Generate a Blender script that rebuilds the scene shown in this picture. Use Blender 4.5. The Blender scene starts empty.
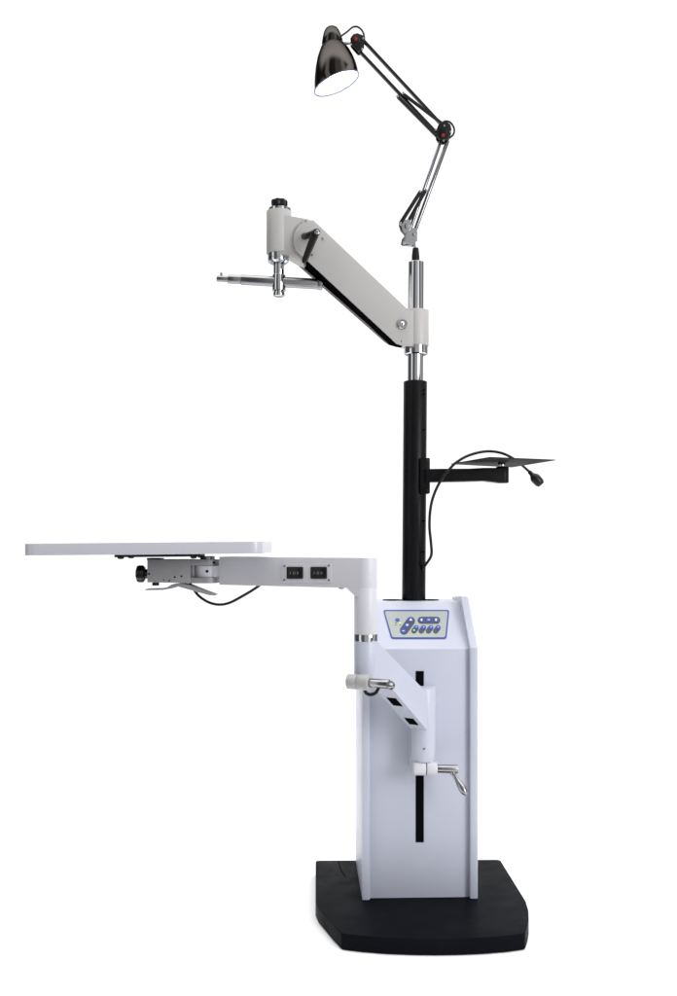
import bpy, bmesh, math, random
from mathutils import Vector, Matrix
random.seed(4)
R = math.radians
sc = bpy.context.scene
col = sc.collection

# ------------------------------------------------------------------ camera frame
H = 0.84                       # eye height in metres, lens level, 2.4 m in front of the stand
CAM = Vector((0.0, -2.4, H))
def P(x, y, D):                # a point D metres in front of the eye plane
    return Vector(((x - 338.5) * D / 1000, D - 2.4, H - (y - 545) * D / 1000))
def W(X, D, z): return Vector((X, D - 2.4, z))
def onplane(x, y, p0, n, lift=0.0):
    d = Vector(((x - 338.5) / 1000, 1.0, -(y - 545) / 1000))
    t = (p0 - CAM).dot(n) / d.dot(n)
    return CAM + d * t + n * lift

# ------------------------------------------------------------------ materials
def mat(name, color, rough=0.4, metal=0.0, spec=0.5, noise=0.0, bump=0.0, nscale=60, rvar=0.0,
        emit=None, estr=0.0, coat=0.0, speck=None, stretch=None):
    m = bpy.data.materials.new(name); m.use_nodes = True
    nt = m.node_tree; N = nt.nodes; L = nt.links
    b = N['Principled BSDF']
    b.inputs['Base Color'].default_value = (*color, 1)
    b.inputs['Roughness'].default_value = rough
    b.inputs['Metallic'].default_value = metal
    b.inputs['Specular IOR Level'].default_value = spec
    b.inputs['Coat Weight'].default_value = coat
    if metal == 1: b.inputs['Specular Tint'].default_value = (.28, .29, .31, 1)  # dark edge tint stands in for reflections of a darker room
    tc = N.new('ShaderNodeTexCoord'); mp = N.new('ShaderNodeMapping')
    L.new(tc.outputs['Object'], mp.inputs['Vector'])
    if stretch: mp.inputs['Scale'].default_value = stretch
    if noise > 0:
        n1 = N.new('ShaderNodeTexNoise'); n1.inputs['Scale'].default_value = 7; n1.inputs['Detail'].default_value = 6
        L.new(mp.outputs[0], n1.inputs['Vector'])
        r = N.new('ShaderNodeMapRange'); r.inputs['From Min'].default_value = .3; r.inputs['From Max'].default_value = .7
        r.inputs['To Min'].default_value = 1 - noise; r.inputs['To Max'].default_value = 1 + noise
        L.new(n1.outputs['Fac'], r.inputs['Value'])
        v = N.new('ShaderNodeVectorMath'); v.operation = 'SCALE'; v.inputs[0].default_value = color
        L.new(r.outputs[0], v.inputs['Scale'])
        out = v.outputs[0]
        if speck:
            n3 = N.new('ShaderNodeTexVoronoi'); n3.inputs['Scale'].default_value = 16
            L.new(mp.outputs[0], n3.inputs['Vector'])
            lt = N.new('ShaderNodeMath'); lt.operation = 'LESS_THAN'; lt.inputs[1].default_value = 0.035
            L.new(n3.outputs['Distance'], lt.inputs[0])
            mx = N.new('ShaderNodeMix'); mx.data_type = 'RGBA'
            mx.inputs[7].default_value = (*speck, 1)
            L.new(lt.outputs[0], mx.inputs[0]); L.new(out, mx.inputs[6]); out = mx.outputs[2]
        L.new(out, b.inputs['Base Color'])
    if rvar > 0:
        n2 = N.new('ShaderNodeTexNoise'); n2.inputs['Scale'].default_value = 18; n2.inputs['Detail'].default_value = 5
        L.new(mp.outputs[0], n2.inputs['Vector'])
        r2 = N.new('ShaderNodeMapRange'); r2.inputs['From Min'].default_value = .3; r2.inputs['From Max'].default_value = .7
        r2.inputs['To Min'].default_value = max(.02, rough - rvar); r2.inputs['To Max'].default_value = rough + rvar
        L.new(n2.outputs['Fac'], r2.inputs['Value']); L.new(r2.outputs[0], b.inputs['Roughness'])
    if bump > 0:
        n4 = N.new('ShaderNodeTexNoise'); n4.inputs['Scale'].default_value = nscale; n4.inputs['Detail'].default_value = 3
        L.new(mp.outputs[0], n4.inputs['Vector'])
        bp = N.new('ShaderNodeBump'); bp.inputs['Strength'].default_value = bump; bp.inputs['Distance'].default_value = .001
        L.new(n4.outputs['Fac'], bp.inputs['Height']); L.new(bp.outputs[0], b.inputs['Normal'])
    if emit:
        b.inputs['Emission Color'].default_value = (*emit, 1); b.inputs['Emission Strength'].default_value = estr
    return m
M = {}
M['enamel'] = mat('white_enamel', (.465, .48, .565), .38, noise=.02, bump=.10, nscale=900, rvar=.05)
M['table'] = mat('tabletop_laminate', (.52, .52, .57), .28, noise=.01)
M['arm'] = mat('light_grey_enamel', (.485, .47, .455), .42, noise=.02, bump=.12, nscale=900, rvar=.05)
M['tarm'] = mat('table_arm_enamel', (.57, .57, .61), .4, noise=.02, bump=.12, nscale=900, rvar=.05)
M['cast'] = mat('grey_cast_metal', (.27, .27, .28), .5, metal=.25, noise=.05, bump=.25, nscale=500)
M['chrome'] = mat('polished_chrome', (.62, .63, .65), .08, metal=1, noise=.03, rvar=.02)
M['steel'] = mat('dark_steel', (.33, .33, .34), .25, metal=1, noise=.05, rvar=.06)
M['rimgrey'] = mat('grey_rim', (.08, .08, .09), .4)
M['darkchrome'] = mat('dark_chrome_tube', (.26, .26, .27), .18, metal=1, noise=.1, rvar=.05)
M['clampgrey'] = mat('clamp_enamel', (.40, .40, .40), .4, noise=.02, bump=.12, nscale=900)
M['lampchrome'] = mat('smoked_chrome', (.07, .064, .059), .12, metal=1, noise=.15, rvar=.06)
M['base'] = mat('black_textured_board', (.0052, .0058, .0078), .36, rvar=.08, spec=.009, noise=.15, bump=.35, nscale=420, speck=(.035, .035, .035))
M['black'] = mat('black_powder_coat', (.005, .005, .006), .38, rvar=.08, spec=.14, noise=.12, bump=.2, nscale=700)
M['rubber'] = mat('black_rubber', (.007, .007, .008), .45, spec=.25, noise=.1)
M['plastic'] = mat('black_plastic', (.007, .007, .008), .35, spec=.3, noise=.1)
M['void'] = mat('dark_opening', (.004, .004, .005), .9, spec=0)
M['plate'] = mat('dark_grey_steel_plate', (.018, .018, .019), .6, metal=0, spec=.03, noise=.1, bump=.1, nscale=300)
M['lampbar'] = mat('black_lamp_bar', (.012, .012, .013), .3, spec=.35, noise=.1)
M['red'] = mat('red_plastic', (.28, .018, .022), .4)
M['label'] = mat('grey_green_film', (.34, .37, .345), .45, noise=.03)
M['blue'] = mat('blue_print', (.02, .045, .28), .4)
M['bluebtn'] = mat('blue_button', (.025, .06, .40), .35)
M['navy'] = mat('dark_button_pad', (.035, .04, .075), .45)
M['white'] = mat('white_print', (.75, .78, .85), .5)
M['greyprint'] = mat('grey_print', (.20, .20, .21), .5)
M['led'] = mat('green_indicator', (.25, .7, .05), .4, emit=(.35, 1, .05), estr=.35)
M['reflector'] = mat('white_reflector', (.66, .69, .95), .4)
M['bulb'] = mat('lit_bulb', (1, 1, 1), .4, emit=(.93, .95, 1), estr=7)
M['floor'] = mat('white_studio_sheet', (.93, .93, .93), .9, spec=.0, noise=.004)

# ------------------------------------------------------------------ mesh helpers
def basis(ax, up=None):
    ax = ax.normalized()
    u = up or (Vector((0, 0, 1)) if abs(ax.z) < .9 else Vector((0, -1, 0)))
    s = ax.cross(u).normalized(); t = s.cross(ax).normalized()
    return s, t, ax
def box(bm, c, sx, sy, sz, X=Vector((1, 0, 0)), Y=Vector((0, 1, 0)), Z=Vector((0, 0, 1)), bev=0.0):
    b = bmesh.new(); vs = []
    for i in (-1, 1):
        for j in (-1, 1):
            for k in (-1, 1):
                vs.append(b.verts.new(c + X * (i * sx / 2) + Y * (j * sy / 2) + Z * (k * sz / 2)))
    for f in ((0,1,3,2),(4,6,7,5),(0,4,5,1),(2,3,7,6),(0,2,6,4),(1,5,7,3)): b.faces.new([vs[i] for i in f])
    fin(bm, b, bev)
def fin(bm, b, bev=0.0, seg=2):
    bmesh.ops.recalc_face_normals(b, faces=b.faces)
    if bev > 0:
        ed = [e for e in b.edges if len(e.link_faces) == 2 and e.calc_face_angle(0) > .5]
        bmesh.ops.bevel(b, geom=ed, offset=bev, segments=seg, affect='EDGES', clamp_overlap=True, profile=.6)
    me = bpy.data.meshes.new('tmp'); b.to_mesh(me); b.free(); bm.from_mesh(me); bpy.data.meshes.remove(me)
def prism(bm, pts, off, bev=0.0, seg=2):        # polygon of 3-D points swept by the vector off
    b = bmesh.new()
    a = [b.verts.new(p) for p in pts]; c = [b.verts.new(p + off) for p in pts]; n = len(pts)
    b.faces.new(a); b.faces.new(c[::-1])
    for i in range(n): b.faces.new((a[i], c[i], c[(i+1) % n], a[(i+1) % n]))
    fin(bm, b, bev, seg)
def lathe(bm, p0, ax, prof, n=40, lobes=0, amp=0.0, caps=True, up=None):   # prof: (distance along ax, radius)
    s, t, a = basis(ax, up); b = bmesh.new(); rings = []
    for d, r in prof:
        ring = []
        for k in range(n):
            th = 2 * math.pi * k / n
            rr = r * (1 + amp * math.cos(lobes * th)) if lobes else r
            ring.append(b.verts.new(p0 + a * d + s * (rr * math.cos(th)) + t * (rr * math.sin(th))))
        rings.append(ring)
    for A, B in zip(rings, rings[1:]):
        for k in range(n): b.faces.new((A[k], A[(k+1) % n], B[(k+1) % n], B[k]))
    if caps: b.faces.new(rings[0][::-1]); b.faces.new(rings[-1])
    fin(bm, b)
def cyl(bm, p0, p1, r0, r1=None, n=36, bev=None):
    r1 = r0 if r1 is None else r1; L = (p1 - p0).length
    e = min(r0, r1, L) * .12 if bev is None else bev
    lathe(bm, p0, p1 - p0, [(0, r0 - e), (e * .3, r0 - e * .3), (e, r0), (L - e, r1), (L - e * .3, r1 - e * .3), (L, r1 - e)], n)
def bar(bm, p0, p1, w, d, bev=.0006):           # flat bar: w across in the picture plane, d deep
    ax = (p1 - p0); Y = Vector((0, 1, 0)); ax_n = ax.normalized(); Z = ax_n.cross(Y).normalized(); Y = Z.cross(ax_n).normalized()
    box(bm, (p0 + p1) / 2, ax.length, d, w, ax_n, Y, Z, bev)
def spline(pts, n=10):
    out = []; q = [pts[0] * 2 - pts[1]] + pts + [pts[-1] * 2 - pts[-2]]
    for i in range(1, len(q) - 2):
        a, b, c, d = q[i-1:i+3]
        for k in range(n):
            t = k / n
            out.append(.5 * ((2*b) + (c - a)*t + (2*a - 5*b + 4*c - d)*t*t + (3*b - a - 3*c + d)*t**3))
    out.append(pts[-1]); return out
def tube(bm, pts, r, n=12, sub=10):
    path = spline(pts, sub) if sub else pts
    b = bmesh.new(); rings = []; s = None
    for i, p in enumerate(path):
        t = (path[min(i+1, len(path)-1)] - path[max(i-1, 0)]).normalized()
        if s is None: s = basis(t)[0]
        s = (s - t * s.dot(t)).normalized(); u = t.cross(s)
        rings.append([b.verts.new(p + s * (r * math.cos(2*math.pi*k/n)) + u * (r * math.sin(2*math.pi*k/n))) for k in range(n)])
    for A, B in zip(rings, rings[1:]):
        for k in range(n): b.faces.new((A[k], A[(k+1) % n], B[(k+1) % n], B[k]))
    b.faces.new(rings[0][::-1]); b.faces.new(rings[-1]); fin(bm, b)
WORLD = {}
def obj(name, bm, m, parent=None, angle=32):
    bmesh.ops.recalc_face_normals(bm, faces=bm.faces) if False else None
    xs = [v.co for v in bm.verts]
    c = Vector([(min(v[i] for v in xs) + max(v[i] for v in xs)) / 2 for i in range(3)])
    for v in bm.verts: v.co -= c
    for f in bm.faces: f.smooth = True
    for e in bm.edges:
        if len(e.link_faces) != 2 or e.calc_face_angle(0) > R(angle): e.smooth = False
    me = bpy.data.meshes.new(name); bm.to_mesh(me); bm.free(); me.materials.append(M[m])
    o = bpy.data.objects.new(name, me); col.objects.link(o)
    if parent: o.parent = parent; o.location = c - WORLD[parent.name]
    else: o.location = c
    WORLD[o.name] = c
    return o
def empty(name, loc, label, cat):
    o = bpy.data.objects.new(name, None); o.empty_display_size = .05; col.objects.link(o); o.location = loc
    o['label'] = label; o['category'] = cat; WORLD[o.name] = loc; return o
def new(): return bmesh.new()

# ------------------------------------------------------------------ the surface
bm = new(); prism(bm, [Vector((-1.15, -.9, -.02)), Vector((1.7, -.9, -.02)), Vector((1.7, 5, -.02)), Vector((-1.15, 5, -.02))], Vector((0, 0, .0195)))
fl = obj('floor', bm, 'floor'); fl['kind'] = 'structure'

# ================================================================== THE STAND
stand = empty('examination_stand', Vector((.18, 0, 0)),
    'white and black eye examination stand with side table, on a black base', 'medical stand')

# base plate
bp = [(-.050,2.5525),(-.0555,2.5505),(-.0583,2.545),(-.052,2.262),(-.045,2.222),(-.034,2.188),(-.0117,2.121),(.0040,2.080),(.0066,2.0745),(.0120,2.0715),
      (.05,2.060),(.10,2.0505),(.15,2.0455),(.196,2.044),(.245,2.0455),(.295,2.0505),(.345,2.060),(.381,2.0715),(.3865,2.0745),(.389,2.080),
      (.400,2.115),(.410,2.155),(.419,2.205),(.4235,2.262),(.4143,2.546),(.4125,2.556),(.4065,2.560)]
bm = new(); prism(bm, [W(x, d, .001) for x, d in bp], Vector((0, 0, .034)), .0025, 3)
base = obj('base_plate', bm, 'base', stand, 25)
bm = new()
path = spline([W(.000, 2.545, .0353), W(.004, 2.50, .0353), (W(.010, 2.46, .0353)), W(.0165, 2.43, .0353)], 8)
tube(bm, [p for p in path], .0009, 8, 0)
obj('dark_line', bm, 'void', base)  # thin dark curved line along the base top

# cabinet, turned two degrees
YA = R(2.0); PC = Vector((.185, 2.268))
def C(X, D, z):
    dx, dd = X - PC.x, D - PC.y
    return W(PC.x + dx*math.cos(YA) - dd*math.sin(YA), PC.y + dx*math.sin(YA) + dd*math.cos(YA), z)
zb = .0355; XL, XR = .0533, .3171
def side(x0, x1, prof, bev=.0015, bmx=None):
    b = bmx or new(); prism(b, [C(x0, d, z) for d, z in prof], C(x1, 2.3, .2) - C(x0, 2.3, .2), bev); return b
core = [(2.280, zb), (2.280, .603), (2.424, .703), (2.538, .703), (2.538, zb)]
b = side(XL + .0175, XR - .0175, core, .002)
cab = obj('cabinet', b, 'enamel', stand)
for x0, x1 in ((XL, XL + .018), (XR - .018, XR)):
    b = side(x0, x1, [(2.268, zb), (2.268, .606), (2.402, .716), (2.430, .716), (2.545, .708), (2.545, zb)], .003)
    obj('side_rail', b, 'enamel', cab)
nC = (C(0, 0, 0) - C(0, 1, 0)).normalized()
pf = C(.185, 2.280, .3)
def quad_on(bmx, x0, y0, x1, y1, p0, n, t, lift=0.0):
    pts = [onplane(x, y, p0, n, lift) for x, y in ((x0, y0), (x1, y0), (x1, y1), (x0, y1))]
    prism(bmx, pts, n * t)
bm = new(); quad_on(bm, 415.7, 671, 423.8, 842.3, pf, nC, .001)
obj('slot', bm, 'void', cab)
for hx in (-.0465, .0465):                       # round openings in the cabinet top
    c = C(.1865 + hx, 2.481, .7025); bm = new()
    lathe(bm, c, Vector((0, 0, 1)), [(0, .0235), (.0022, .0232)], 40)
    obj('opening', bm, 'void', cab)
bm = new(); lathe(bm, C(.1865, 2.481, .7025), Vector((0, 0, 1)), [(0, .034), (.0016, .0335)], 48)
obj('column_gasket', bm, 'rubber', cab)

# control panel on the sloped face
pS = C(.185, 2.280, .603); e1 = C(.185, 2.424, .703) - pS; nS = (C(1, 2.3, 0) - C(0, 2.3, 0)).cross(e1).normalized()
if nS.y > 0: nS = -nS
def rpoly(cs, rads, n=6):
    out = []
    for i, c in enumerate(cs):
        a = (cs[i-1] - c).normalized(); b_ = (cs[(i+1) % len(cs)] - c).normalized(); r = rads
        p0 = c + a * r; p1 = c + b_ * r
        for k in range(n + 1):
            t = k / n; out.append(p0 * (1-t)**2 + c * (2*t*(1-t)) + p1 * t**2)
    return out
def panel(cs, r, lift, t, m, name, parent):
    pts = rpoly([Vector(c) for c in cs], r)
    bmx = new(); prism(bmx, [onplane(p.x, p.y, pS, nS, lift) for p in pts], nS * t)
    return obj(name, bmx, m, parent)
cp = panel([(383, 610.2), (449.3, 610.2), (446.4, 639.2), (391.2, 639.2)], 2.6, .0, .0012, 'blue', 'control_panel', stand)
panel([(384.6, 611.7), (447.8, 611.7), (445.0, 637.7), (392.3, 637.7)], 2.0, .0012, .0004, 'label', 'panel_film', cp)
def cap(x0, y0, x1, y1, r, lift, t, m, name, n=12):
    a = Vector((x0, y0)); c = Vector((x1, y1)); d = (c - a); d = d.normalized() if d.length > 0 else Vector((1, 0)); ang = math.atan2(d.y, d.x)
    pts = [c + Vector((math.cos(ang + th), math.sin(ang + th))) * r for th in [(-.5 + k/n) * math.pi for k in range(n + 1)]]
    pts += [a + Vector((math.cos(ang + th), math.sin(ang + th))) * r for th in [(.5 + k/n) * math.pi for k in range(n + 1)]]
    bmx = new(); prism(bmx, [onplane(p.x, p.y, pS, nS, lift) for p in pts], nS * t)
    return obj(name, bmx, m, cp)
K = lambda X, Y: (380 + X / 9.67, 600 + Y / 9.67)
PADS = [((232, 300), (297, 210), 4.2), ((398, 202), (548, 202), 3.5)] + [((328 + 70*i, 305), (350 + 70*i, 275), 2.6) for i in range(4)]
for a, c, r in PADS:
    cap(*K(*a), *K(*c), r, .0016, .0006, 'navy', 'button_pad')
BT = [(168, 200, 2.2, 1.6), (297, 198, 2.6, 2.1), (262, 252, 2.6, 2.1), (225, 308, 2.7, 2.2), (400, 200, 2.2, 2.1), (470, 200, 2.3, 2.1), (542, 200, 2.2, 2.1)] \
     + [(352 + 70*i, 272, 2.3, 2.0) for i in range(4)]
for X, Y, rx, ry in BT:
    x, y = K(X, Y); bmx = new()
    prism(bmx, [onplane(x + rx*math.cos(t*math.pi/12), y + ry*math.sin(t*math.pi/12), pS, nS, .0021) for t in range(24)], nS * .0008)
    obj('button', bmx, 'bluebtn', cp)
def mark(pts, m='white', name='marking'):
    bmx = new(); prism(bmx, [onplane(*K(X, Y), pS, nS, .0029) for X, Y in pts], nS * .0002); obj(name, bmx, m, cp)
mark([(284, 208), (296, 186), (312, 208)]); mark([(248, 244), (276, 244), (262, 264)])
mark([(394, 190), (408, 190), (408, 212), (394, 212)]); mark([(534, 190), (548, 190), (548, 212), (534, 212)])
mark([(214, 305), (236, 305), (236, 310), (214, 310)]); mark([(460, 197), (481, 197), (481, 202), (460, 202)])
for i in range(4): mark([(346 + 70*i, 269), (357 + 70*i, 266), (358 + 70*i, 270), (347 + 70*i, 273)])
mark([(320, 296), (336, 294), (338, 306), (322, 308)], 'led', 'indicator_light')
def tiny(X, Y, w, h, m, name='marking'):
    bmx = new(); prism(bmx, [onplane(*K(a, b_), pS, nS, .0016) for a, b_ in ((X, Y), (X+w, Y), (X+w, Y+h), (X, Y+h))], nS * .0003); obj(name, bmx, m, cp)
tiny(184, 221, 17, 14, 'led', 'indicator_light'); tiny(146, 224, 15, 7, 'navy'); tiny(144, 243, 17, 5, 'blue'); tiny(186, 243, 15, 5, 'blue')

# pole
pb, pt = W(.1865, 2.481, .7035), W(.1905, 2.48, 1.2455)
bm = new(); cyl(bm, pb, pt, .0292, .0292, 64, .0025)
pole = obj('black_pole', bm, 'black', stand)
for x, y in ((423.6, 390), (423.6, 394), (423.6, 429.5), (423.2, 521), (423.0, 552)):
    bm = new(); a = P(x, y, 2.455); cyl(bm, a + Vector((0, .006, 0)), a + Vector((.003, -.0035, 0)), .0018, None, 12); obj('screw', bm, 'void', pole)
bm = new(); a = P(422.9, 568, 2.458); cyl(bm, a + Vector((-.002, .006, 0)), a + Vector((.002, -.003, 0)), .0055, None, 20); obj('cable_grommet', bm, 'rubber', pole)
ct = P(416, 262, 2.48)
bm = new(); cyl(bm, W(.1905, 2.48, 1.240), ct, .0192, .0192, 64, .002)
tubeo = obj('chrome_tube', bm, 'chrome', stand)
bm = new(); c = P(415.9, 355, 2.48); lathe(bm, c, Vector((0, 0, 1)), [(0, .026), (.002, .029), (.016, .029), (.0205, .029)], 64)
obj('collar', bm, 'chrome', tubeo)

# ------------------------------------------------------------------ instrument arm
DF, DB = 2.444, 2.517
Yv = Vector((0, 1, 0))
fr = [(313.4,220),(405.8,307.4),(409.5,310),(413.2,310.4),(413.2,346.2),(404,346),(396.4,343.6),(307.7,260.9),(300.8,255.3),(295.4,250.5),(293.9,245.5),(293.5,240),(294,235),(295.5,230.5),(299,225.2),(305.5,220.4)]
bm = new(); prism(bm, [P(x, y, DF) for x, y in fr], Yv * .004, .0008)
arm = obj('instrument_arm', bm, 'arm', stand)
k = DB / DF
bk = [(313.4,226),(402,309.5),(409.5,316),(411.5,318),(411.5,344.5),(404,346.8),(389,345.4),(384.5,342.4),(290.5,259.2),(292,250),(296,240),(302,230)]
bm = new(); prism(bm, [P(x, y, DB) for x, y in bk], -Yv * .004, .0008)
obj('rear_plate', bm, 'arm', arm)
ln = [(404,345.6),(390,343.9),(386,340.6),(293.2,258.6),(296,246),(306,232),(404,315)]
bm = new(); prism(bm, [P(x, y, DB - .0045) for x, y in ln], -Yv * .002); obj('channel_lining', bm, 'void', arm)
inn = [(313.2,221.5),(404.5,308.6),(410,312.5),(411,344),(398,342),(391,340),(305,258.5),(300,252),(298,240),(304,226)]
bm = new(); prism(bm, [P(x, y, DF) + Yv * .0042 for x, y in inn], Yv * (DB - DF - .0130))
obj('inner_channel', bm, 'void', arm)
top = [(311.5,220.6),(313.4,220.5),(405.8,307.9),(409.5,310.6),(408.5,312.4),(405,310),(311,221.8)]
bm = new(); prism(bm, [P(x, y, DF) + Yv * .0041 for x, y in top], Yv * (DB - DF - .0082)); obj('top_cover', bm, 'arm', arm)
# sleeve round the tube
bm = new(); a, c = P(416.2, 346.6, 2.48), P(416.2, 310.8, 2.48)
cyl(bm, a, c, .0312, .0312, 64, .0012)
box(bm, (a + c)/2 + Vector((-.020, 0, 0)), .03, .060, (c - a).length - .0012)
obj('sleeve', bm, 'arm', stand)
# bolt and screws
def dome(x, y, D, r, m, name, parent, out=.003, n=24):
    bmx = new(); a = P(x, y, D); lathe(bmx, a + Yv*.002, -Yv, [(0, r), (.002 + out*.5, r), (.002 + out*.85, r*.75), (.002 + out, r*.35)], n)
    return obj(name, bmx, m, parent)
bm = new(); a = P(402.4, 324.3, DF)
lathe(bm, a + Yv*.001, -Yv, [(0, .0125), (.006, .0125), (.0075, .0112), (.0075, .0085), (.0045, .0080), (.0045, .0062), (.0075, .0055), (.0095, .003), (.0098, .001)], 40)
obj('pivot_bolt', bm, 'chrome', arm)
dome(323.0, 238.8, DF, .0034, 'chrome', 'screw', arm); dome(312.6, 255.2, DF, .0034, 'chrome', 'screw', arm)
dome(305.6, 220.9, DF, .0016, 'void', 'set_screw', arm, .001); dome(401.2, 341.3, DF, .0014, 'void', 'set_screw', arm, .001)
# clamping lever
bm = new(); cyl(bm, P(304.5, 236.4, DF + .002), P(309, 235.5, 2.418), .0085, .0075, 32)
cyl(bm, P(307.5, 235.8, 2.425), P(315.5, 232.8, 2.400), .0078, .0088, 32)
cyl(bm, P(315.6, 232.2, 2.404), P(316.8, 232.4, 2.392), .0092, .0088, 32)
prism(bm, [P(x, y, 2.397) for x, y in ((311.5,231.5),(318.6,235.2),(307.2,261.2),(304.6,263.2),(302.2,262.4),(301.6,259.8))], Yv * .010, .003, 3)
lev = obj('clamp_lever', bm, 'plastic', arm, 50)
bm = new(); a = P(317.0, 232.4, 2.3915); lathe(bm, a + Yv*.001, -Yv, [(0, .0055), (.0022, .0055), (.0028, .0045), (.0028, .0025), (.001, .0022)], 24); obj('screw', bm, 'chrome', lev)
# head barrel with neck
bt, bb = P(278.9, 211.8, 2.48), P(278.9, 254.2, 2.48)
bm = new(); cyl(bm, bb, bt, .0312, .0312, 64, .0012)
prism(bm, [P(x, y, 2.4525) for x, y in ((279,213.8),(290.5,216.0),(308.5,219.2),(314,224),(312,250),(303.5,262.3),(297,259.5),(288,254.5),(279,253.6))], Yv * .055, .001)
head = obj('arm_head', bm, 'arm', stand)
bm = new(); lathe(bm, bt + Vector((.002, 0, 0)), Vector((0, 0, 1)), [(0, .0285), (.0015, .0285), (.0065, .0280), (.0075, .0265)], 56); obj('top_cap', bm, 'chrome', head)
bm = new(); a = bt + Vector((.0008, 0, .006)); cyl(bm, a, a + Vector((0, 0, .010)), .0095, .0095, 24)
lathe(bm, a + Vector((0, 0, .006)), Vector((0, 0, 1)), [(0, .012), (.001, .0175), (.004, .0195), (.0125, .0195), (.016, .0185), (.0175, .014)], 70, 7, .07)
obj('knob', bm, 'plastic', head)
bm = new(); a = P(278.3, 253.8, 2.48); lathe(bm, a, Vector((0, 0, -1)), [(0, .0258), (.012, .0258), (.0125, .0248), (.0135, .0258), (.020, .0254), (.0245, .020)], 8 * 8); obj('nut', bm, 'chrome', head)
# vertical spindle, cross bar
sp = P(278.8, 262, 2.48)
bm = new(); cyl(bm, sp, P(278.8, 276, 2.48), .0130, .0130, 40)
cyl(bm, P(279, 275.2, 2.48), P(279, 291, 2.48), .0164, .0164, 40, .001)
cyl(bm, P(279, 290.2, 2.48), P(279, 292.2, 2.48), .0108, .0108, 40)
cyl(bm, P(279, 291.8, 2.48), P(279, 296.4, 2.48), .0140, .0140, 40, .0025)
hold = obj('instrument_holder', bm, 'chrome', stand)
bm = new()
cyl(bm, P(241, 279.7, 2.48), P(318.5, 284.1, 2.48), .0124, .0130, 40); cyl(bm, P(318, 284.0, 2.48), P(322.6, 284.3, 2.48), .0146, .0146, 40)
cyl(bm, P(228, 279.0, 2.48), P(241.5, 279.7, 2.48), .0109, .0110, 40); cyl(bm, P(216.8, 278.5, 2.48), P(229, 279.1, 2.48), .0074, .0078, 32)
cyl(bm, P(221.3, 277, 2.48), P(221.3, 272.8, 2.48), .0028, .0028, 16)
obj('cross_bar', bm, 'steel', hold)

# ------------------------------------------------------------------ table arm
cc = Vector((.056, 2.06)); u = Vector((-.862, .507)).normalized(); nA2 = Vector((-u.y, u.x)) ; nA2 = nA2 if nA2.y < 0 else -nA2
hw = .0240; L = .3585
def T(s, o, z): q = cc + u * s + nA2 * o; return W(q.x, q.y, z)
out = [(L, hw), (L, -hw)]
pts = [(L, -hw)] + [(-hw * math.sin(t), -hw * math.cos(t)) for t in [k * math.pi / 24 for k in range(25)]] + [(L, hw)]
bm = new(); prism(bm, [T(s, o, .7515) for s, o in pts], Vector((0, 0, .0625)), .0015)
ztr = .7347
prism(bm, [T(.0345, -hw + .0004, .7530), T(.011, -hw + .0004, ztr), T(0, -hw + .0004, ztr), T(0, -hw + .0004, .7530)], Vector((nA2.x, nA2.y, 0)) * (2*hw - .0008))
cyl(bm, W(cc.x, cc.y, .6565), W(cc.x, cc.y, .7535), .0238, .0238, 64, .0008)
tarm = obj('table_arm', bm, 'tarm', stand)
nA = Vector((nA2.x, nA2.y, 0)).normalized(); pA = T(0, hw, .78)
def rq(x0, y0, x1, y1, r, lift, t, m, name, parent, bev=0):
    pts = rpoly([Vector(c) for c in ((x0, y0), (x1, y0), (x1, y1), (x0, y1))], r)
    bmx = new(); prism(bmx, [onplane(p.x, p.y, pA, nA, lift) for p in pts], nA * t, bev); return obj(name, bmx, m, parent)
sw = rq(282.2, 563.6, 332.2, 582.6, .8, 0, .0022, 'tarm', 'switch_panel', stand, .0005)
for x, y in ((284.9, 565.9), (329.4, 565.6), (284.9, 580.0), (329.4, 580.1)):
    bm = new(); a = onplane(x, y, pA, nA, .002); lathe(bm, a, nA, [(0, .0026), (.001, .0024), (.0016, .0012)], 16); obj('screw', bm, 'steel', sw)
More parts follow.
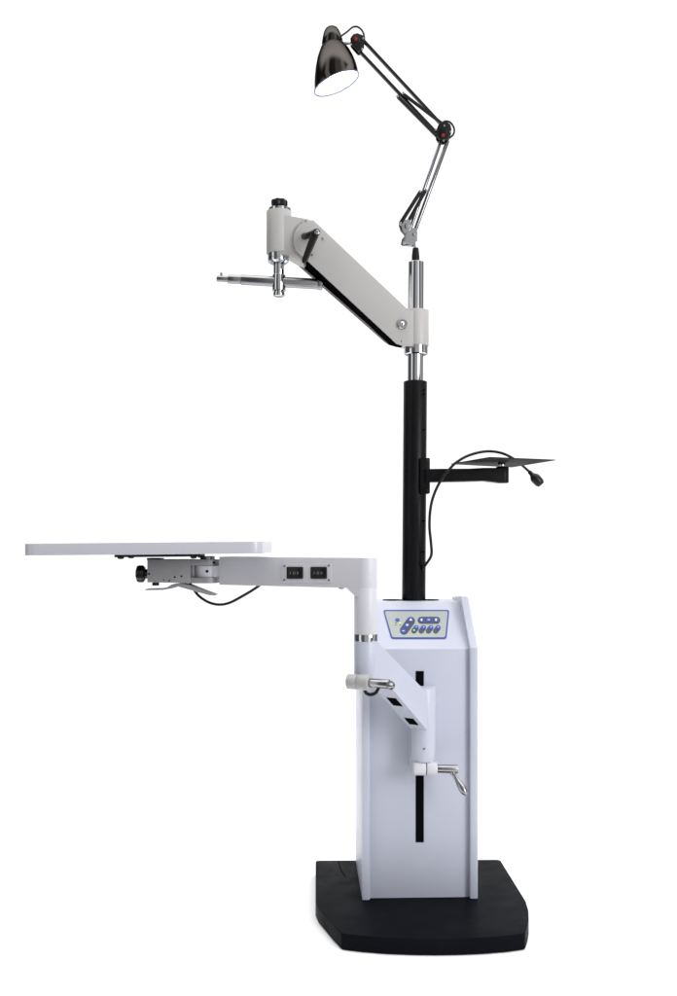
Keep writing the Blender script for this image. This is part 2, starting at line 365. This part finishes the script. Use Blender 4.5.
for x0, x1 in ((287.7, 303.7), (311.5, 327.5)):
    rq(x0, 566.8, x1, 578.8, 1.2, .0022, .0025, 'plastic', 'switch_frame', sw, .0006)
    # rocker: two planes meeting in the middle
    xm = (x0 + x1) / 2; prof = [(x0 + 1.6, .0052), (xm, .0036), (x1 - 1.6, .0066)]
    bm = new()
    for (xa, ha), (xb, hb) in zip(prof, prof[1:]):
        A = [onplane(xa, 568.5, pA, nA, .0044), onplane(xa, 577.1, pA, nA, .0044), onplane(xa, 577.1, pA, nA, ha), onplane(xa, 568.5, pA, nA, ha)]
        B = [onplane(xb, 568.5, pA, nA, .0044), onplane(xb, 577.1, pA, nA, .0044), onplane(xb, 577.1, pA, nA, hb), onplane(xb, 568.5, pA, nA, hb)]
        bb_ = bmesh.new(); va = [bb_.verts.new(p) for p in A]; vb = [bb_.verts.new(p) for p in B]
        for i in range(4): bb_.faces.new((va[i], va[(i+1) % 4], vb[(i+1) % 4], vb[i]))
        bb_.faces.new(va); bb_.faces.new(vb[::-1]); fin(bm, bb_)
    obj('rocker', bm, 'plastic', sw)
    def line(xa, ya, xb, yb):
        bmx = new(); prism(bmx, [onplane(x, y, pA, nA, .0064) for x, y in ((xa, ya), (xb, ya), (xb, yb), (xa, yb))], nA * .0003); return bmx
    g = 'marking'
    bmx = new()
    for xa, ya, xb, yb in ((xm - 3.9, 571.6, xm - 3.4, 574.2), (xm + 3.0, 571.6, xm + 3.4, 574.2), (xm + 3.9, 571.6, xm + 4.3, 574.2)):
        prism(bmx, [onplane(x, y, pA, nA, .0064) for x, y in ((xa, ya), (xb, ya), (xb, yb), (xa, yb))], nA * .0003)
    n = 16
    for i in range(n):
        t0, t1 = 2*math.pi*i/n, 2*math.pi*(i+1)/n
        prism(bmx, [onplane(xm + rr*math.cos(t)*.9, 572.9 + rr*math.sin(t)*1.15, pA, nA, .0064) for rr, t in ((.95, t0), (1.3, t0), (1.3, t1), (.95, t1))], nA * .0003)
    obj(g, bmx, 'greyprint', sw)
bm = new(); a = T(.058, .0, .7515); lathe(bm, a, Vector((0, 0, -1)), [(0, .006), (.002, .006), (.0035, .003)], 20); obj('screw', bm, 'steel', tarm)
# chrome ring and lower column with diagonal lifting arm
bm = new(); cyl(bm, W(cc.x, cc.y, .6425), W(cc.x, cc.y, .6570), .0242, .0242, 64, .0006); obj('column_ring', bm, 'chrome', stand)
v = Vector((.597, .802)).normalized(); nR2 = Vector((.802, -.597)).normalized(); hw2 = .0236
def A2(s, o, z): q = cc + v * s + nR2 * o; return W(q.x, q.y, z)
prof = [(-.001, .6415), (.008, .6415), (.198, .5165), (.203, .5165), (.203, .4305), (.057, .5425), (.045, .5475), (-.001, .5475)]
bm = new(); prism(bm, [A2(s, -hw2, z) for s, z in prof], Vector((nR2.x, nR2.y, 0)) * (2*hw2), .0012)
cyl(bm, W(cc.x, cc.y, .5470), W(cc.x, cc.y, .6425), .0240, .0240, 64, .0008)
lift = obj('lift_arm', bm, 'enamel', stand)
pU = A2(.057, 0, .5425); dU = A2(.203, 0, .4305) - pU; nU = dU.cross(Vector((nR2.x, nR2.y, 0))).normalized(); nU = nU if nU.z < 0 else -nU
for s0, s1 in ((.095, .121), (.164, .186)):
    bm = new(); q = []
    for s, o in ((s0, -.012), (s1, -.012), (s1, .012), (s0, .012)):
        z = .5425 - (s - .057) * (.112 / .146); q.append(A2(s, o, z) + nU * .0)
    prism(bm, q, nU * .0008); obj('opening', bm, 'void', lift)
pv = Vector((.190, 2.241))
bm = new(); cyl(bm, W(pv.x, pv.y, .358), W(pv.x, pv.y, .5180), .0268, .0268, 64, .001)
piv = obj('pivot_housing', bm, 'enamel', stand)
bm = new(); box(bm, C(.1905, 2.270, .427), .060, .018, .184, bev=.0015); obj('carriage_plate', bm, 'enamel', piv)
bm = new(); a = W(pv.x + .0005, pv.y - .0262, .4); a = onplane(424.2, 749, a, -Yv); lathe(bm, a, -Yv, [(0, .003), (.0015, .0026), (.002, .001)], 16); obj('set_screw', bm, 'steel', piv)
# clamps with cranks
def torpedo(bm, p0, p1, r):
    Lh = (p1 - p0).length
    lathe(bm, p0, p1 - p0, [(Lh*q.x, r*q.y) for q in spline([Vector(k_) for k_ in ((0,.42),(.06,.5),(.15,.52),(.3,.62),(.5,.86),(.68,1),(.8,.97),(.9,.78),(.96,.52),(1,.2))], 5)], 28)
cl1 = P(347.8, 681.4, 2.045); cl2 = P(358.0, 681.9, 2.037); cl3 = P(370.2, 682.7, 2.022)
bm = new(); cyl(bm, cl1, cl2, .0156, .0158, 48, .0014); cyl(bm, cl2 + (cl3 - cl2)*.085, cl3, .0162, .0162, 48, .0014)
cyl(bm, cl2 - Vector((.002, 0, 0)), cl2 + Vector((.004, 0, 0)), .0142, None, 32)
clamp = obj('column_clamp', bm, 'clampgrey', stand)
bm = new(); cyl(bm, cl2 + Vector((-.0008, 0, 0)), cl2 + Vector((.0030, 0, 0)), .0148, None, 40, .0002); obj('washer', bm, 'void', clamp)
bm = new(); s0 = cl3 - Vector((.002, 0, 0)); s1 = P(389.5, 684.2, 2.005); cyl(bm, s0, s1, .0088, .0092, 36)
h0 = P(388.3, 684.2, 1.998); torpedo(bm, h0 + Vector((0, .006, 0)), P(391.5, 686.0, 1.925), .0085)
obj('crank_handle', bm, 'steel', clamp)
bm = new(); tube(bm, [P(364.5, 689.5, 2.045), P(366.5, 693.3, 2.045), P(371, 694.6, 2.045), P(376, 692.5, 2.045), P(379, 687, 2.047)], .0036, 12, 8); obj('cable_loop', bm, 'rubber', clamp)
k1, k2, k3 = P(413.3, 768.6, 2.222), P(425.8, 768.6, 2.222), P(437, 768.6, 2.222)
bm = new(); cyl(bm, k1, k2, .0147, None, 48, .0014); cyl(bm, k2 + Vector((.0016, 0, 0)), k3, .0147, None, 48, .0014)
box(bm, (k1 + k3)/2 + Vector((0, .0075, .011)), .036, .022, .016, bev=.002)
clamp2 = obj('pivot_clamp', bm, 'tarm', stand)
bm = new(); cyl(bm, k2 - Vector((.001, 0, 0)), k2 + Vector((.0026, 0, 0)), .0135, None, 40, .0002); obj('washer', bm, 'void', clamp2)
bm = new(); cyl(bm, k3 - Vector((.002, 0, 0)), P(457.8, 769.2, 2.222), .0089, .0092, 36)
cyl(bm, P(452.5, 770, 2.222), P(453.5, 775, 2.218), .0075, .0055, 24); torpedo(bm, P(453.3, 773.5, 2.219), P(466.2, 795, 2.20), .0084)
obj('crank_handle', bm, 'steel', clamp2)

# ------------------------------------------------------------------ tabletop and its swivel
zt_l, zt_r = .8432, .8478; xl, xr, yf, yb = -.6595, -.1590, 2.08, 2.42
cs = [Vector((xl, yf)), Vector((xr, yf)), Vector((xr, yb)), Vector((xl, yb))]
pts = rpoly(cs, .030, 8)
def ztop(X): return zt_l + (X - xl) / (xr - xl) * (zt_r - zt_l)
bm = new(); prism(bm, [W(p.x, p.y, ztop(p.x) - .0255) for p in pts], Vector((0, 0, .0255)), .0022, 3)
ttop = obj('tabletop', bm, 'table', stand, 25)
bm = new(); c = W(-.405, 2.25, 0)
prism(bm, [Vector((X, y_, ztop(X) - .0318)) for X, y_ in ((-.490, -.215), (-.309, -.215), (-.309, -.085), (-.490, -.085))], Vector((0, 0, .006)), .0008)
mp_ = obj('mounting_plate', bm, 'plate', ttop)
for X in (-.478, -.318):
    for y_ in (-.205, -.095):
        bm = new(); lathe(bm, Vector((X, y_, ztop(X) - .0316)), Vector((0, 0, -1)), [(0, .0075), (.003, .007), (.0045, .004)], 20); obj('screw', bm, 'plastic', ttop)
D0 = 2.225; Db = .07
bm = new()
prism(bm, [P(x, y, D0) for x, y in ((147.2, 559.4), (190.5, 559.4), (190.5, 583.2), (147.2, 582.4))], Yv * Db, .0012)
rp = []
def prong(ya, yb_):
    z1, z0 = H - (ya - 545) * D0/1000, H - (yb_ - 545) * D0/1000
    x0 = P(189.8, 570, D0).x; xc = P(207.5, 570, D0 + Db/2).x; yc = D0 + Db/2 - 2.4; r = Db/2 - .0005
    ps = [Vector((x0, yc + r, z0)), Vector((x0, yc - r, z0))] + [Vector((xc + r*.80*math.sin(t), yc - r*math.cos(t), z0)) for t in [k*math.pi/20 for k in range(21)]]
    prism(bm, ps, Vector((0, 0, z1 - z0)), .0012)
prong(559.6, 565.5); prong(577.6, 583.4)
swv = obj('swivel_block', bm, 'cast', stand)
bm = new(); xc = P(207.5, 570, D0 + Db/2); z1, z0 = H - (565.8 - 545) * D0/1000, H - (577.4 - 545) * D0/1000
cyl(bm, Vector((xc.x, xc.y, z0)), Vector((xc.x, xc.y, z1)), .030, None, 48, .0006)
a, b2 = Vector((xc.x, xc.y, (z0+z1)/2)), T(L + .001, 0, (z0+z1)/2)
d = (b2 - a); box(bm, (a + b2)/2, d.length + .004, .040, (z1 - z0) - .001, d.normalized(), Vector((-d.y, d.x, 0)).normalized())
obj('hinge_tongue', bm, 'tarm', swv)
bm = new(); cyl(bm, Vector((xc.x, xc.y, z1)), Vector((xc.x, xc.y, P(0, 556.2, D0).z)), .0165, None, 40, .001); obj('hinge_pin', bm, 'steel', swv)
def dot(x, y, r, D=D0, m='void', n='set_screw', par=swv):
    bmx = new(); a = P(x, y, D); lathe(bmx, a + Yv*.001, -Yv, [(0, r), (.0015, r), (.0018, r*.6)], 16); obj(n, bmx, m, par)
for x, y, r in ((149.0, 573.8, .0022), (174.8, 577, .002), (181.5, 576.2, .002), (169.3, 580.8, .0018), (163.7, 580, .0012)): dot(x, y, r)
dot(207, 571.3, .0032, D0 + .0047); dot(213.8, 562.6, .0025, D0 + .006)
bm = new(); box(bm, P(155.5, 558.9, D0 + .03), .030, .05, .0045, bev=.0005); obj('pad', bm, 'rubber', swv)
bm = new(); cyl(bm, P(155.7, 582.6, D0 + .02), P(155.7, 585.6, D0 + .02), .0078, None, 20); obj('foot', bm, 'rubber', swv)
bm = new(); a = P(148, 573.8, D0 + .03); X1 = Vector((-1, 0, 0))
lathe(bm, a, X1, [(0, .010), (.006, .010), (.0075, .016), (.011, .0182), (.019, .0182), (.024, .0165), (.0265, .011)], 70, 7, .09); obj('knob', bm, 'plastic', swv)
bm = new()
w1 = [(145,589.2),(160,588.8),(167,587.2),(172,584.4),(181,583.4),(190,585.2),(203,590.4),(214.8,594.8),(214.8,595.7),(209,595.2),(197,592),(178,586.6),(172,588.4),(163,590),(145,590.2)]
prism(bm, [P(x, y, D0 + .004) for x, y in w1], Yv * .052, .0003)
obj('release_paddle', bm, 'cast', swv)
bm = new()
tube(bm, [P(190, 583, 2.27), P(192.8, 588, 2.265), P(199, 596, 2.255), P(209, 602.4, 2.25), P(219.5, 604.6, 2.245), P(230, 602.6, 2.235), P(243, 595.8, 2.22), P(254, 589.2, 2.205), P(262, 583.5, 2.19)], .0031, 12, 8)
obj('arm_cable', bm, 'rubber', stand)

# ------------------------------------------------------------------ monitor bracket on the pole
bm = new(); prism(bm, [P(x, y, 2.4465) for x, y in ((420.2, 458.6), (421, 457.8), (429.2, 457.8), (430, 458.6), (430, 492.8), (429.2, 493.6), (421, 493.6), (420.2, 492.8))], Yv * .045, .001)
br = obj('pole_bracket', bm, 'black', stand)
for y in (461, 490.5):
    bm = new(); a = P(427.6, y, 2.447); lathe(bm, a + Yv*.001, -Yv, [(0, .0035), (.003, .0035), (.004, .002)], 16); obj('screw', bm, 'plastic', br)
bm = new()
prism(bm, [P(x, y, 2.437) for x, y in ((426,468.9),(440,468.6),(470,468.5),(484,467.7),(503,467.7),(503,483),(484,480.8),(470,481.2),(440,481.9),(426,482.2))], Yv * .034, .0025, 3)
cyl(bm, P(502.2, 483.2, 2.453), P(502.2, 466.8, 2.453), .0160, None, 40, .003)
br2 = obj('bracket_arm', bm, 'black', stand)
bm = new(); cyl(bm, P(501.6, 467.2, 2.453), P(501.6, 462.5, 2.453), .0092, None, 32); obj('swivel_post', bm, 'chrome', br2)
bm = new(); zp = H + .202
prism(bm, [W(X, D, zp) for X, D in ((.2816, 2.503), (.3497, 2.314), (.518, 2.388), (.4517, 2.606))], Vector((0, 0, .002)), .0004)
obj('mounting_plate', bm, 'plate', br2)

# ================================================================== POWER CORD
cord = empty('power_cord', P(422.9, 568, 2.452),
    'black power cord looping out of the black pole and over the small bracket plate', 'cable')
bm = new()
pl = [P(422.9, 568, 2.4525), P(426.5, 563.5, 2.44), P(431.3, 555, 2.43), P(431.0, 543, 2.425), P(429.5, 527, 2.422), P(430.3, 510, 2.42), P(433.5, 496, 2.42), P(440, 482, 2.42), P(451.4, 467, 2.42),
      P(459, 460.6, 2.42), P(468, 455.7, 2.425), P(480, 452.2, 2.43), P(491, 451.3, 2.44), P(502, 453.2, 2.47), P(511, 457.2, 2.52), P(519, 462.8, 2.57), P(526, 468.8, 2.60), P(531.8, 473.8, 2.60)]
tube(bm, pl, .0034, 12, 8); obj('cord', bm, 'rubber', cord)
p0, p1 = P(529, 471.4, 2.60), P(541.2, 484.6, 2.60); bm = new()
Lp = (p1 - p0).length
lathe(bm, p0, p1 - p0, [(0, .0045), (.004, .006), (.0045, .0045), (.008, .0065), (.0085, .005), (.013, .0075), (.018, .0115), (.024, .0135), (Lp - .006, .0125), (Lp, .009)], 24)
obj('plug', bm, 'plastic', cord)

# ================================================================== LAMP
lamp = empty('desk_lamp', ct, 'chrome and black spring-arm lamp lit on top of the pole, with a dark bell shade', 'lamp')
DL = 2.48
bm = new(); lathe(bm, P(415.6, 261.8, DL), Vector((0, 0, 1)), [(0, .0100), (.015, .0095), (.031, .0078), (.034, .0070)], 24); obj('socket_plug', bm, 'rubber', lamp)
bm = new(); cyl(bm, P(415.9, 248.4, DL), P(415.6, 232, DL), .0040, .0040, 20)
for dy in (-.011, .009):
    prism(bm, [P(x, y, DL) + Yv*dy for x, y in ((405.3,233.5),(410,229.5),(416.2,229.2),(417.2,234),(416.0,243.5),(414.5,246.0),(402.5,244.8),(401.0,243.4),(401.4,240.8),(404,237.5))], Yv * .002, .0006)
cyl(bm, P(403.2, 243, DL - .013), P(403.2, 243, DL + .013), .0042, None, 20); cyl(bm, P(413.8, 234.3, DL - .014), P(413.8, 234.3, DL + .014), .0036, None, 20)
cyl(bm, P(406.6, 226, DL - .017), P(406.6, 226, DL + .017), .0062, None, 20); cyl(bm, P(400.3, 223, DL - .014), P(400.3, 223, DL + .014), .0035, None, 16)
prism(bm, [P(x, y, DL) - Yv*.0125 for x, y in ((399.0,222.0),(404,221.5),(409.5,220.5),(411.2,228),(408,233),(404.5,235),(402,232))], Yv * .0015, .0004)
obj('base_bracket', bm, 'chrome', lamp)
bm = new()
prism(bm, [P(x, y, DL) - Yv*.008 for x, y in ((398.6,224.5),(403.5,229.5),(410.2,228.6),(408,232.6),(404.5,235),(400.5,230.5))], Yv * .016, .001)
obj('spring_anchor', bm, 'plastic', lamp)
def pbar(name, a, b_, w, d, m, dd=0.0, bev=.0006):
    bmx = new(); bar(bmx, P(*a, DL + dd), P(*b_, DL + dd), w, d, bev); return obj(name, bmx, m, lamp)
# lower arm: two slim chrome tubes and two black spring covers
for a, b_, w in (((440.4, 142), (410.2, 229), .0052), ((447.6, 141), (414.9, 231), .0060)):
    bm = new(); cyl(bm, P(*a, DL), P(*b_, DL), w/1.25, w/1.25, 20); obj('lower_bar', bm, 'darkchrome', lamp)
pbar('spring_cover', (420.8, 191.2), (400.6, 223.2), .0092, .008, 'lampbar', -.010)
pbar('spring_cover', (425.4, 190.8), (409.2, 219.8), .0085, .008, 'lampbar', -.010)
for x, y in ((419.9, 191.3), (426.4, 190.3)):
    bm = new(); cyl(bm, P(x, y, DL - .017), P(x, y, DL + .010), .0030, None, 14); obj('rivet', bm, 'chrome', lamp)
# elbow
bm = new()
ek = [(437.5,127.5),(441,124.0),(445.5,123.6),(449.8,126.2),(451.0,131.2),(450.5,136.5),(447.6,141.5),(443.0,143.2),(438.6,141.6),(436.2,137.8),(436.0,131.5)]
for dy in (-.014, .008): prism(bm, [P(x, y, DL) + Yv*dy for x, y in ek], Yv * .005, .0015)
cyl(bm, P(443.3, 133.2, DL - .016), P(443.3, 133.2, DL + .014), .0105, None, 28)
elbow = obj('elbow_joint', bm, 'plastic', lamp)
bm = new(); cyl(bm, P(443.1, 135.1, DL - .0152), P(443.1, 135.1, DL - .019), .0044, None, 20); obj('cap', bm, 'red', elbow)
for x, y in ((444.2, 125.6), (450.2, 131.6), (443.4, 140.6), (435.4, 129.6)):
    bm = new(); cyl(bm, P(x, y, DL - .0165), P(x, y, DL + .012), .0026, None, 14); obj('rivet', bm, 'chrome', elbow)
bm = new(); tube(bm, [P(441.5, 123.8, DL), P(445, 121.2, DL - .004), P(450.5, 122.6, DL - .006), P(454.0, 128.2, DL - .006), P(453.6, 134, DL - .004), P(449.5, 138.2, DL)], .0024, 10, 8); obj('cable_loop', bm, 'rubber', elbow)
# upper arm
for a, b_ in (((363.5, 40.8), (442.5, 126.0)), ((358.8, 50.6), (438.2, 135.0))):
    pbar('upper_bar', a, b_, .0068, .009, 'lampbar')
pbar('spring_cover', (397.5, 96.8), (436.5, 136.0), .0070, .007, 'lampbar', -.010); pbar('spring_cover', (403.2, 94.0), (442.2, 123.8), .0066, .007, 'lampbar', -.010)
for x, y in ((403.2, 92.8), (397.3, 96.3)):
    bm = new(); cyl(bm, P(x, y, DL - .016), P(x, y, DL + .009), .0028, None, 14); obj('rivet', bm, 'chrome', lamp)
bm = new()
hk = [(350.2,40.5),(353.2,36.6),(357.2,35.6),(361.5,37.2),(364.5,38.6),(364.2,45.5),(362.2,49.5),(360.8,53.2),(358.0,53.4),(354.0,49.2),(350.6,45.0)]
for dy in (-.013, .007): prism(bm, [P(x, y, DL) + Yv*dy for x, y in hk], Yv * .005, .0015)
cyl(bm, P(355.6, 40.8, DL - .014), P(355.6, 40.8, DL + .012), .0110, None, 28)
hj = obj('head_joint', bm, 'plastic', lamp)
bm = new(); cyl(bm, P(355.6, 38.8, DL - .0135), P(355.6, 38.8, DL - .0175), .0046, None, 20); obj('cap', bm, 'red', hj)
for x, y in ((363.0, 38.0), (361.8, 49.0)):
    bm = new(); cyl(bm, P(x, y, DL - .0155), P(x, y, DL + .012), .0026, None, 14); obj('rivet', bm, 'chrome', hj)
bm = new(); cyl(bm, P(341, 43.0, DL), P(352, 43.4, DL), .0038, None, 20); obj('shade_pin', bm, 'chrome', hj)
bm = new(); tube(bm, [P(337.5, 38.2, DL - .018), P(341.5, 35.8, DL - .014), P(347.3, 31.6, DL - .008), P(352.5, 27.3, DL), P(357.3, 26.8, DL), P(361.8, 30.2, DL), P(364.0, 35.5, DL), P(364.4, 40.5, DL)], .0023, 10, 8); obj('lamp_cable', bm, 'rubber', lamp)
# shade: rings whose tilt grows towards the rim
def bell(rings, n=64):
    b = bmesh.new(); R_ = []
    for x, y, r, tilt in rings:
        c = P(x, y, DL); ax = Vector((math.sin(R(tilt)), 0, -math.cos(R(tilt)))); s = Vector((math.cos(R(tilt)), 0, math.sin(R(tilt)))); t = Vector((0, 1, 0))
        t = (t + Vector((0, 0, .05))).normalized()
        R_.append([b.verts.new(c + s * (r * math.cos(2*math.pi*k/n)) + t * (r * math.sin(2*math.pi*k/n))) for k in range(n)])
    for A, B in zip(R_, R_[1:]):
        for k in range(n): b.faces.new((A[k], A[(k+1) % n], B[(k+1) % n], B[k]))
    return b, R_
px = DL / 1000
capr = [(331.2, 27.0, 2.0, 6), (331.2, 27.4, 4.6, 6), (331.4, 29, 6.4, 6), (331.6, 32, 8.0, 6), (331.9, 36, 9.3, 7), (332.3, 42.2, 10.7, 8), (332.4, 43.6, 10.4, 8)]
b, R_ = bell([(x, y, r*px, t) for x, y, r, t in capr]); b.faces.new(R_[0])
bm = new(); fin(bm, b); scap = obj('shade_cap', bm, 'lampchrome', lamp, 50)
outr = [(332.4, 43.0, 9.8, 8), (332.5, 44.4, 11.2, 9), (332.9, 48, 13.4, 11), (333.5, 54, 16.6, 13.5), (334.4, 62, 19.6, 16.5), (335.3, 70, 21.8, 19), (336.0, 77, 23.1, 21), (336.5, 82.6, 23.7, 22), (336.55, 83.2, 23.9, 22)]
innr = [(x, y + (0.0 if i == 0 else .2), r - .45, t) for i, (x, y, r, t) in enumerate(reversed(outr))]
b, R_ = bell([(x, y, r*px, t) for x, y, r, t in outr]); bm = new(); fin(bm, b)
shade = obj('lamp_shade', bm, 'lampchrome', lamp, 50)
b, R_ = bell([(x, y, r*px, t) for x, y, r, t in innr])
bmesh.ops.reverse_faces(b, faces=b.faces)
me = bpy.data.meshes.new('t'); b.to_mesh(me); b.free(); bm = new(); bm.from_mesh(me)
obj('reflector', bm, 'reflector', shade, 60)
bm = new()                                       # rolled rim
rb_, rim = bell([(336.55, 83.3, 23.75*px, 22)])
pr = [v_.co.copy() for v_ in rim[0]]; tube(bm, pr + [pr[0], pr[1]], .0013, 8, 0); obj('shade_rim', bm, 'rimgrey', shade)
for x, y, r in ((330.2, 46.8, .0022), (344.7, 47.6, .0022), (330.4, 74.5, .0016)):
    bm = new(); D1 = DL - (.029 if y < 50 else .0535); D1 = D1 + (.014 if x > 340 else 0); a = P(x, y, D1 + .002); lathe(bm, a + Yv*.008, -Yv, [(0, r), (.010, r), (.011, r*.5)], 14); obj('rivet', bm, 'chrome', shade)
c = P(335.0, 68, DL); bm = new(); bmesh.ops.create_uvsphere(bm, u_segments=24, v_segments=16, radius=.026)
for v_ in bm.verts: v_.co = v_.co + c
obj('bulb', bm, 'bulb', lamp)

# ------------------------------------------------------------------ world and lamps
w = bpy.data.worlds.new('World'); sc.world = w; w.use_nodes = True
nt = w.node_tree; N = nt.nodes; Lk = nt.links; bg = N['Background']
tc = N.new('ShaderNodeTexCoord'); sx = N.new('ShaderNodeSeparateXYZ'); Lk.new(tc.outputs['Generated'], sx.inputs[0])
def mr(src, a, b_, c0, c1):
    n = N.new('ShaderNodeMapRange'); n.interpolation_type = 'SMOOTHSTEP'
    for k_, v_ in zip(('From Min', 'From Max', 'To Min', 'To Max'), (a, b_, c0, c1)): n.inputs[k_].default_value = v_
    Lk.new(src, n.inputs['Value']); return n.outputs[0]
def mth(op, a, b_):
    n = N.new('ShaderNodeMath'); n.operation = op
    for i, q in enumerate((a, b_)):
        if isinstance(q, (int, float)): n.inputs[i].default_value = q
        else: Lk.new(q, n.inputs[i])
    return n.outputs[0]
az = mth('ARCTAN2', sx.outputs['X'], mth('MULTIPLY', sx.outputs['Y'], -1))     # 0 straight behind the camera, +-pi at the backdrop
azn = mth('ADD', mth('DIVIDE', az, 2 * math.pi), .5)
cr = N.new('ShaderNodeValToRGB'); cr.color_ramp.interpolation = 'EASE'; Lk.new(azn, cr.inputs[0])
e = cr.color_ramp.elements
STUDIO = [(-180, .575), (-134, .575), (-126, .04), (-72, .04), (-66, .55), (-50, .55), (-45, .05), (-18, .06), (-6, .24), (22, .24), (30, .62), (46, .62), (52, .06), (70, .08), (78, .28), (100, .28), (108, .08), (126, .08), (134, .575), (180, .575)]
while len(e) < len(STUDIO): e.new(.5)
for el, (d_, v_) in zip(e, STUDIO):
    el.position = d_ / 360 + .5
for el, (d_, v_) in zip(e, STUDIO): el.color = (v_, v_, v_, 1)
lv = mth('MULTIPLY', cr.outputs[0], 2.0)
over = mr(mth('ADD', sx.outputs['Z'], mth('MULTIPLY', mth('MINIMUM', sx.outputs['Y'], 0), .45)), .52, .66, 0, 1)                   # overhead brightness added to the world to whiten the floor
lvl2 = mth('ADD', mth('MULTIPLY', lv, mth('SUBTRACT', 1, over)), mth('MULTIPLY', over, 2.75))
Lk.new(lvl2, bg.inputs['Strength']); bg.inputs['Color'].default_value = (1, 1, 1, 1)
def area(name, loc, target, sxx, syy, power, color=(1, 1, 1)):
    l = bpy.data.lights.new(name, 'AREA'); l.shape = 'RECTANGLE'; l.size = sxx; l.size_y = syy; l.energy = power; l.color = color
    o = bpy.data.objects.new(name, l); col.objects.link(o); o.location = loc
    o.rotation_euler = (Vector(target) - Vector(loc)).to_track_quat('-Z', 'Y').to_euler(); return o
area('softbox_right', (2.8, -2.6, 1.5), (.1, 0, .7), 1.2, 1.8, 76, (.96, .98, 1))

# ------------------------------------------------------------------ camera
cam = bpy.data.cameras.new('camera'); co = bpy.data.objects.new('camera', cam); col.objects.link(co)
co.location = CAM; co.rotation_euler = (R(90), 0, 0)
cam.sensor_fit = 'VERTICAL'; cam.sensor_height = 36; cam.lens = 36 * 1000 / 996
cam.shift_y = (545 - 498) / 996
cam.clip_start = .05; cam.clip_end = 2000
sc.camera = co
sc.view_settings.view_transform = 'Standard'; sc.view_settings.look = 'None'; sc.view_settings.exposure = 0; sc.view_settings.gamma = 1
